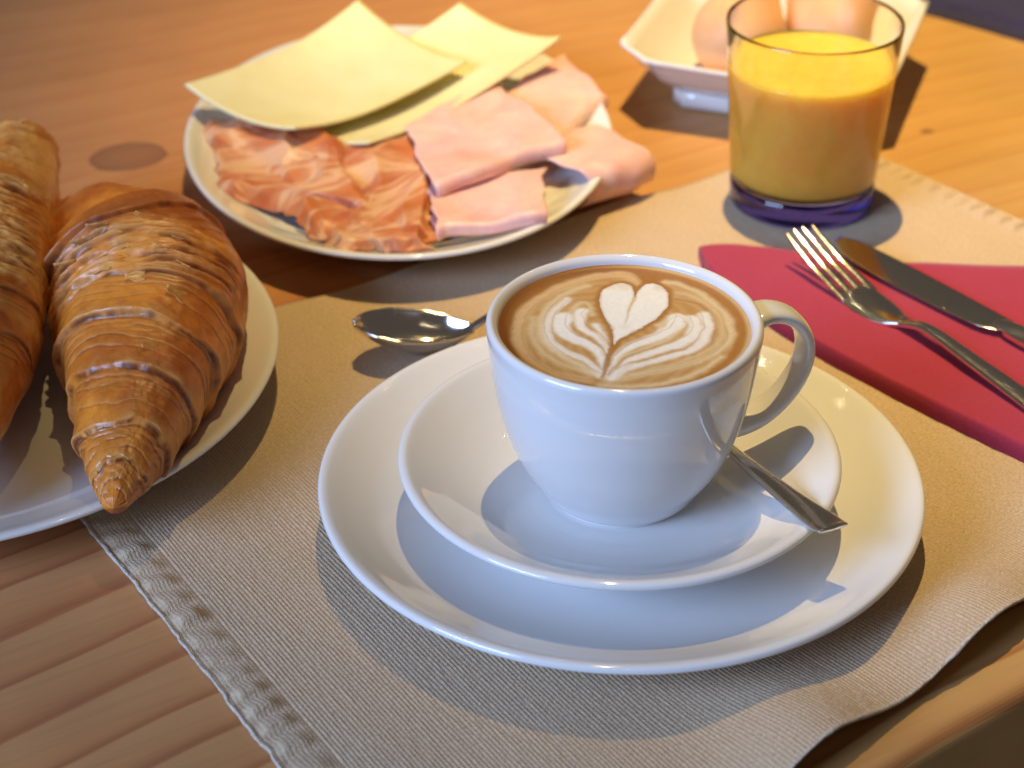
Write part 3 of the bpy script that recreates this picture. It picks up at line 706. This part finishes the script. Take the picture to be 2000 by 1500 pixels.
tag(folded('ham_slice', [(-3.8, 26.6, 2.0), (.2, 28.4, 2.15), (2.15, 25.6, 2.35), (-.75, 22.9, 2.35)], (.80, -.60), .80, 2.0, .11, HAM, 5, .08, droop=.1),
    'pink ham slice curled open like a tube over the plate rim', 'ham', HG)
tag(folded('ham_slice', [(-8.6, 27.6, 2.2), (-4.65, 32.4, 2.5), (-1.5, 25.5, 2.75), (-7.0, 21.5, 2.55)], (.55, -.83), .30, 2.0, .11, HAM, 3, .15),
    'large folded pink ham slice in the middle of the ham pile', 'ham', HG)
tag(folded('ham_slice', [(-7.4, 23.2, 1.9), (-2.2, 23.8, 2.0), (-2.35, 18.9, 2.45), (-7.0, 18.2, 2.3)], (.06, -1), .26, 1.8, .11, HAM, 9, .14),
    'folded pink ham slice at the plate rim touching the cured ham', 'ham', HG)

# ---------------------------------------------------------------- egg dish
def egg_dish():
    root = empty('egg_dish', (10.3, 38.0, 0))
    cx, cy = 9.55, 37.6; a = math.radians(-19.0); ex = np.array([math.cos(a), math.sin(a)]); ey = np.array([-math.sin(a), math.cos(a)])
    def ringpts(h, ch, z, n=12, lift=0.0, hy=None):
        """square of half size h with chamfered corners (cut ch); lift raises the corners"""
        hy = hy or h
        c = [(-h + ch, -hy), (h - ch, -hy), (h, -hy + ch), (h, hy - ch), (h - ch, hy), (-h + ch, hy), (-h, hy - ch), (-h, -hy + ch)]
        pts = []
        for i in range(8):
            p, q = np.array(c[i]), np.array(c[(i + 1) % 8])
            for t in np.linspace(0, 1, n, endpoint=False):
                w = p * (1 - t) + q * t; mx = (abs(w[0]) / h) * (abs(w[1]) / hy)
                pts.append((cx + ex[0] * w[0] + ey[0] * w[1], cy + ex[1] * w[0] + ey[1] * w[1], z + lift * mx ** 2 + (0.55 * lift if abs(w[0]) > h * .98 else 0)))
        return np.array(pts)
    spec = [(0.01, .001, .95, 0), (2.4, .5, .95, 0), (3.6, .7, .92, 0), (4.6, 1.0, 1.10, .0), (5.7, 1.3, 1.95, .15), (6.3, 1.55, 2.75, .2), (6.60, 1.65, 3.05, .25), (6.70, 1.68, 3.12, .26),
            (6.68, 1.68, 3.24, .26), (6.52, 1.63, 3.28, .25), (6.1, 1.5, 2.88, .2), (5.4, 1.25, 2.25, .15), (4.4, .95, 1.60, 0), (3.2, .6, 1.27, 0), (1.6, .3, 1.22, 0), (0.01, .001, 1.22, 0)]
    R = [ringpts(h, ch, z, lift=l) for h, ch, z, l in spec]
    k = len(R[0]); V = np.concatenate(R); obj('bowl', V, gfaces(len(R), k, True, flip=True), CREAM, root)
    spec = [(0.01, .001, .02), (3.4, .5, .02), (4.1, .55, .04), (4.25, .6, .15), (4.25, .6, .85), (3.6, .55, 1.25), (0.01, .001, 1.10)]
    R = [ringpts(h, ch, z) for h, ch, z in spec]; obj('foot', np.concatenate(R), gfaces(len(R), k, True, flip=True), CREAM, root)
    return root
tag(egg_dish(), 'square white dish with flared sides and chamfered corners holding brown eggs', 'dish')
EGG = m_egg()
def egg(c, dirv, label):
    d = Vector(dirv).normalized(); qx = d.to_track_quat('Z', 'Y').to_matrix()
    n, k = 60, 72; t = np.linspace(0, np.pi, n); z = -np.cos(t) * 2.85; r = 2.18 * np.sin(t) * (1 - 0.13 * np.cos(np.pi - t) * 1.0)
    a = np.linspace(0, 2 * np.pi, k, endpoint=False)
    V = np.stack([r[:, None] * np.cos(a), r[:, None] * np.sin(a), z[:, None] + 0 * a], -1).reshape(-1, 3) @ np.array(qx).T + np.array(c)
    return tag(obj('egg', V, gfaces(n, k, True, flip=True), EGG), label, 'egg', 'eggs in the square dish')
egg((7.55, 36.6, 3.42), (.35, .9, .12), 'brown egg on the side of the square dish facing the oval plate')
egg((12.0, 37.4, 3.42), (-.2, .95, .10), 'brown egg on the side of the square dish facing the dark cloth')

# ---------------------------------------------------------------- pastries
cp = lathe('pastry_plate', unit([(0, .50), (5.4, .50), (5.6, .28), (5.85, .17), (6.1, .20), (6.4, .45), (7.8, .8), (9.0, 1.35), (9.6, 1.72), (9.88, 1.92), (9.99, 2.02), (9.98, 2.13), (9.87, 2.17), (9.66, 2.10), (9.0, 1.72),
            (8.0, 1.22), (7.0, .95), (5.8, .84), (3, .82), (0, .82)]), CREAM, c=(-25.2, 8.2), sx=12.7, sy=12.7, smooth_n=90, n=160)
tag(cp, 'round white plate under the croissants, partly on the placemat', 'plate')
CRUST = m_attr('baked_crust', rough=0.31, sss=0.06, spec=0.5, bscale=260, bst=0.5, bdist=0.0005, coat=0.06, jitter=0.40)
PALE, GOLD, BROWN, DEEP = np.array([.74, .42, .13]), np.array([.71, .238, .024]), np.array([.44, .102, .010]), np.array([.11, .022, .004])
def croissant(spine, radii, edges, seed, label, flakes=(), flaky=None, flap=None, tone=0.0, flat=0.86, ns=960, na=260, floor=0.9):
    P = cr(spine, ns); R = cr([(r,) for r in radii], ns)[:, 0]
    tan = np.gradient(P, axis=0); tan /= np.linalg.norm(tan, axis=1)[:, None]
    seg = np.r_[0, np.cumsum(np.linalg.norm(np.diff(P, axis=0), axis=1))]; LEN = seg[-1]
    L = np.cross(tan, [0, 0, 1.0]); L /= np.linalg.norm(L, axis=1)[:, None]; U = np.cross(L, tan)
    th = np.linspace(0, 2 * np.pi, na, endpoint=False); T = seg[:, None] + 0 * th; TH = th[None] + 0 * T
    cyl = np.stack([np.cos(TH) * 1.5 + seed, np.sin(TH) * 1.5, T * .5], -1)
    low = fbm(cyl * 0.75 + 2, 2, seed + 9); blis = fbm(cyl * 2.6, 4, seed + 5); fine = fbm(cyl * 7, 3, seed + 15)
    warp = 0.45 * fbm(cyl * 0.55, 2, seed + 1) + 0.025 * fbm(cyl * 4, 2, seed + 4)
    disp = 0.05 * R[:, None] * low + 0.016 * R[:, None] * blis + 0.010 * fine
    a = np.clip(0.47 + 0.65 * low + 0.40 * blis, 0, 1)[..., None]
    C = GOLD * (1 - a) + BROWN * a
    lam_mask = 0 * T; dark = 0 * T; crest = 0 * T; line = 0 * T; pal = 0 * T
    n1, n2, n3, n4 = [fbm(cyl * f + o, 3, seed + i) for i, (f, o) in enumerate(((.9, 3), (.9, 13), (1.7, 23), (1.7, 33)))]
    for (te, amp, th0, h, dirn, lw) in edges:                       # overlapping edges of the rolled dough
        e = dirn * (T - (te * LEN + amp * np.cos(TH - th0) + warp * (0.6 + amp)))   # > 0 on the upper layer
        hh = h * (0.75 + 0.45 * fbm(cyl * 1.1 + te * 30, 2, seed + 2))
        disp += hh * sstep(-0.10, 0.10, e) * np.exp(-np.clip(e, 0, None) / 1.3)
        for kq in range(5 if lw > .45 else 2):                       # thin sheets showing under the edge
            off = (.11 + .03 * kq) * (kq + 1) * (.8 + .5 * lw); cq, sq = math.cos(kq * 2.1 + te * 40), math.sin(kq * 2.1 + te * 40)
            ee = e + off + 0.07 * (n3 * cq + n4 * sq); mq = sstep(-.25, .35, n1 * sq - n2 * cq + .15) * lw
            disp += 0.055 * mq * sstep(-.03, .03, ee) * np.exp(-np.clip(ee, 0, None) / .20)
            line = np.maximum(line, mq * np.exp(-((ee + .035) / .04) ** 2)); pal = np.maximum(pal, mq * sstep(0, .03, ee) * np.exp(-np.clip(ee, 0, None) / .10))
        lam_mask = np.maximum(lam_mask, lw * sstep(-1.15, -0.25, e) * (1 - sstep(-0.06, 0.0, e)))
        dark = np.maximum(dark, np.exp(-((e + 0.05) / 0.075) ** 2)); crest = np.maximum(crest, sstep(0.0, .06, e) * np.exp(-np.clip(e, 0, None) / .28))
    ph = T * 3.6 + 1.5 * fbm(cyl * 0.7 + 4, 3, seed + 6) + 0.3 * np.cos(TH) + 0.25 * fbm(cyl * 3, 2, seed + 16)
    lam = 0.5 + 0.5 * np.sin(ph * 2 * np.pi); lam = lam ** 1.4; lam_v = np.clip(.68 + 1.0 * fbm(np.stack([np.cos(TH) * 2, np.sin(TH) * 2, T * 1.9], -1), 3, seed + 17), 0, 1)
    lam_mask = np.clip(lam_mask + 0.35 * sstep(.15, .6, fbm(cyl * 0.6 + 8, 2, seed + 3)), 0, 1)
    disp += 0.02 * (lam - .5) * lam_mask * lam_v
    lc = lam[..., None]; lcol = (PALE * .8) * lc + (BROWN * .8) * (1 - lc); lm = (lam_mask * lam_v * .35)[..., None]; C = C * (1 - lm) + lcol * lm
    pq = (pal * .55)[..., None]; C = C * (1 - pq) + PALE * pq; lq = (line * .55)[..., None]; C = C * (1 - lq) + (DEEP * 1.6) * lq
    cm = (crest * np.clip(.45 + .8 * blis, 0, 1) * .75)[..., None]; C = C * (1 - cm) + PALE * cm
    if flaky:                                                        # torn, papery skin
        t0, t1, c0 = flaky
        fm = sstep(t0 * LEN - .7, t0 * LEN + .5, T) * (1 - sstep(t1 * LEN - .5, t1 * LEN + .7, T)) * sstep(-.1, .5, np.sin(TH - c0 + math.pi / 2))
        rid = 1 - np.abs(fbm(np.stack([np.cos(TH) * 1.5, np.sin(TH) * 1.5, T * 2.6], -1), 3, seed + 31)) * 1.8
        disp += 0.22 * fm * (rid - .3)
        q = (fm * np.clip(.25 + .75 * rid * (0.6 + .8 * fine), 0, 1) * .6)[..., None]; C = C * (1 - q) + PALE * q
        dark = np.maximum(dark, fm * sstep(.55, .15, rid) * .8)
    if tone:
        tm = (tone * np.clip(.5 + 1.1 * fbm(np.stack([np.cos(TH) * 1.6 + seed, np.sin(TH) * 1.6, T * .8], -1), 3, seed + 41), 0, 1))[..., None]; C = C * (1 - tm) + (PALE * 1.1) * tm
    if flap:                                                         # dark glossy outer flap
        t0, t1, c0 = flap
        fm = (sstep(t0 * LEN - .5, t0 * LEN + .5, T) * (1 - sstep(t1 * LEN - .4, t1 * LEN + .4, T)) * sstep(.0, .7, np.sin(TH - c0 + math.pi / 2)) * .8)[..., None]
        C = C * (1 - fm) + (BROWN * .8) * fm
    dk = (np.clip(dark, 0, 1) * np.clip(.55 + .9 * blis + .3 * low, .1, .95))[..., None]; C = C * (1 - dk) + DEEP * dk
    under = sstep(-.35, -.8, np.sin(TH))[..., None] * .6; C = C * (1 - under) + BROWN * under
    r = R[:, None] + disp
    V = P[:, None] + L[:, None] * (np.cos(TH) * r)[..., None] + U[:, None] * (np.sin(TH) * r * flat)[..., None]
    V[..., 2] = np.where(V[..., 2] < floor, floor + 0.04 * (V[..., 2] - floor), V[..., 2])
    for e_, sg in ((0, -1), (-1, 1)):                                # rounded closed ends
        V[e_] = (P[e_] + sg * tan[e_] * R[e_] * .35)[None] + (V[e_] - P[e_]) * 0.002
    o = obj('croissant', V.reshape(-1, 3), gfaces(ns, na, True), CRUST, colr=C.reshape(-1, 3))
    N = normals(V); N = N * np.sign((N * (V - P[:, None])).sum(-1, keepdims=True))
    rnd = random.Random(seed)
    for tf, ang in flakes:                                           # curled flakes of crust
        i, j = int(tf * (ns - 1)), int(ang / (2 * np.pi) * na) % na
        c, n = V[i, j], N[i, j]; e1 = np.cross(n, L[i] + 0.5 * np.array([rnd.uniform(-1, 1), rnd.uniform(-1, 1), 0])); e1 /= np.linalg.norm(e1); e2 = np.cross(n, e1)
        w_, l_ = rnd.uniform(.12, .26), rnd.uniform(.5, 1.0); uu_, vv_ = np.meshgrid(np.linspace(-1, 1, 7), np.linspace(0, 1, 9), indexing='ij')
        wd = w_ * (1 - .55 * vv_ ** 2) * (1 + .25 * np.sin(vv_ * 9 + i))
        Gf = c + e1 * (uu_ * wd)[..., None] + e2 * (vv_ * l_)[..., None] + n * (-.03 + (.05 + .18 * rnd.random()) * vv_ ** 1.7 * l_ + .05 * uu_ ** 2)[..., None]
        cf = (PALE * .6 + C[i, j] * .5) * rnd.uniform(.75, 1.1) * np.ones(Gf.shape)
        slab('flake', Gf, .022, CRUST, o, up=False, colr=cf)
    return tag(o, label, 'croissant', 'croissants on the pastry plate')
H = math.pi / 2
croissant([(-16.75, -2.55, 2.75), (-16.75, -1.2, 2.95), (-16.8, 1.2, 3.15), (-16.9, 4.2, 3.35), (-17.1, 7.5, 3.5), (-17.6, 10.6, 3.5), (-18.8, 13.4, 3.35), (-20.6, 15.4, 3.1), (-22.8, 16.6, 2.7)],
          [.40, 1.0, 1.75, 2.55, 3.35, 3.60, 3.0, 2.3, 1.2],
          [(.055, .10, 1, .10, 1, 1.0), (.125, .20, 2.2, .24, 1, 1.0), (.225, .45, 2.6, .36, 1, .6), (.325, .55, 2.4, .36, 1, 1.0), (.43, .7, 2.2, .34, 1, .7), (.64, .9, .4, .42, 1, .8), (.74, .35, 1.2, .38, -1, .3), (.87, .3, 1, .34, -1, .5)],
          11, 'golden croissant with open flaky layers, its tip over the plate rim', flaky=(.46, .60, H + .25), flap=(.60, .75, H - .45),
          flakes=[(.47, 1.5), (.50, 1.9), (.52, 1.35), (.54, 1.7), (.56, 1.15), (.58, 2.1), (.60, 1.9), (.49, 1.05), (.34, 1.2), (.55, 2.3), (.44, 1.0), (.61, 1.5)])
croissant([(-24.7, 21.6, 4.1), (-24.6, 20.2, 4.15), (-24.45, 17.0, 4.2), (-24.2, 13.0, 4.2), (-23.9, 8.5, 4.1), (-23.6, 4.0, 3.9), (-23.4, 0.5, 3.6), (-23.2, -2.5, 3.2)],
          [1.55, 1.75, 2.3, 2.75, 3.0, 2.75, 2.1, 1.0],
          [(.05, .25, 1, .12, 1, .8), (.17, .4, 2, .12, 1, .6), (.30, .8, 1.2, .16, 1, .5), (.60, .8, 2, .14, -1, .7), (.74, .5, 1, .14, -1, .9), (.86, .3, 1.5, .12, -1, 1.0)],
          23, 'long tapered croissant with a blunt end beside the flaky one', flaky=(.30, .62, H - .3), tone=.75,
          flakes=[(.02, 1.6), (.02, 1.1), (.42, 1.2), (.47, .9), (.2, 1.0)])

uu_, vv_ = np.meshgrid(np.linspace(-1, 1, 9), np.linspace(0, 1, 11), indexing='ij')
Gf = np.stack([-17.9 + .16 * uu_ * (1 - .5 * vv_) + .05 * np.sin(vv_ * 7), -1.55 + .62 * vv_ + .04 * np.sin(uu_ * 3), 1.86 - .36 * vv_ + .05 * uu_ ** 2 + .04 * np.sin(vv_ * 6)], -1)
tag(slab('pastry_flake', Gf, .03, CRUST, colr=PALE * 1.1 * np.ones(Gf.shape)), 'small loose flake of pastry on the plate beside the croissant tip', 'crumb')

# ---------------------------------------------------------------- dark cloth beyond the dishes
u, v = np.meshgrid(np.linspace(0, 1, 50), np.linspace(0, 1, 50), indexing='ij')
A0, A1 = np.array([14.0, 51.0]), np.array([30.8, 37.1]); dn = np.array([.66, .75])
P = A0 + (A1 - A0) * u[..., None] + dn * (v * 16)[..., None]
z = 0.95 * np.sqrt(np.clip(1 - (1 - np.clip(v / .07, 0, 1)) ** 2, 0, 1)) + 0.10
z = z + .12 * fbm(np.stack([P[..., 0] * .3, P[..., 1] * .3, 0 * u], -1), 2, 4)
z[:, 0] = 0.06
P = P + (0.25 * np.sin(u * 5))[..., None] * dn
G = np.concatenate([P, z[..., None]], -1); B = G.copy(); B[..., 2] = 0.01
k = 2500; idx = np.arange(k).reshape(50, 50)
ring = np.concatenate([idx[:, 0], idx[-1, 1:], idx[-2::-1, -1], idx[0, -2:0:-1]]); r2 = np.roll(ring, -1)
F = np.concatenate([gfaces(50, 50), gfaces(50, 50, base=k, flip=True), np.stack([ring, ring + k, r2 + k, r2], 1)[:, ::-1]])
uvc = np.tile(np.stack([u, v], -1).reshape(-1, 2), (2, 1))
tag(obj('folded_cloth', np.concatenate([G.reshape(-1, 3), B.reshape(-1, 3)]), F, m_navy(), uv=uvc), 'dark navy cloth with a beige stripe lying near the egg dish', 'cloth')
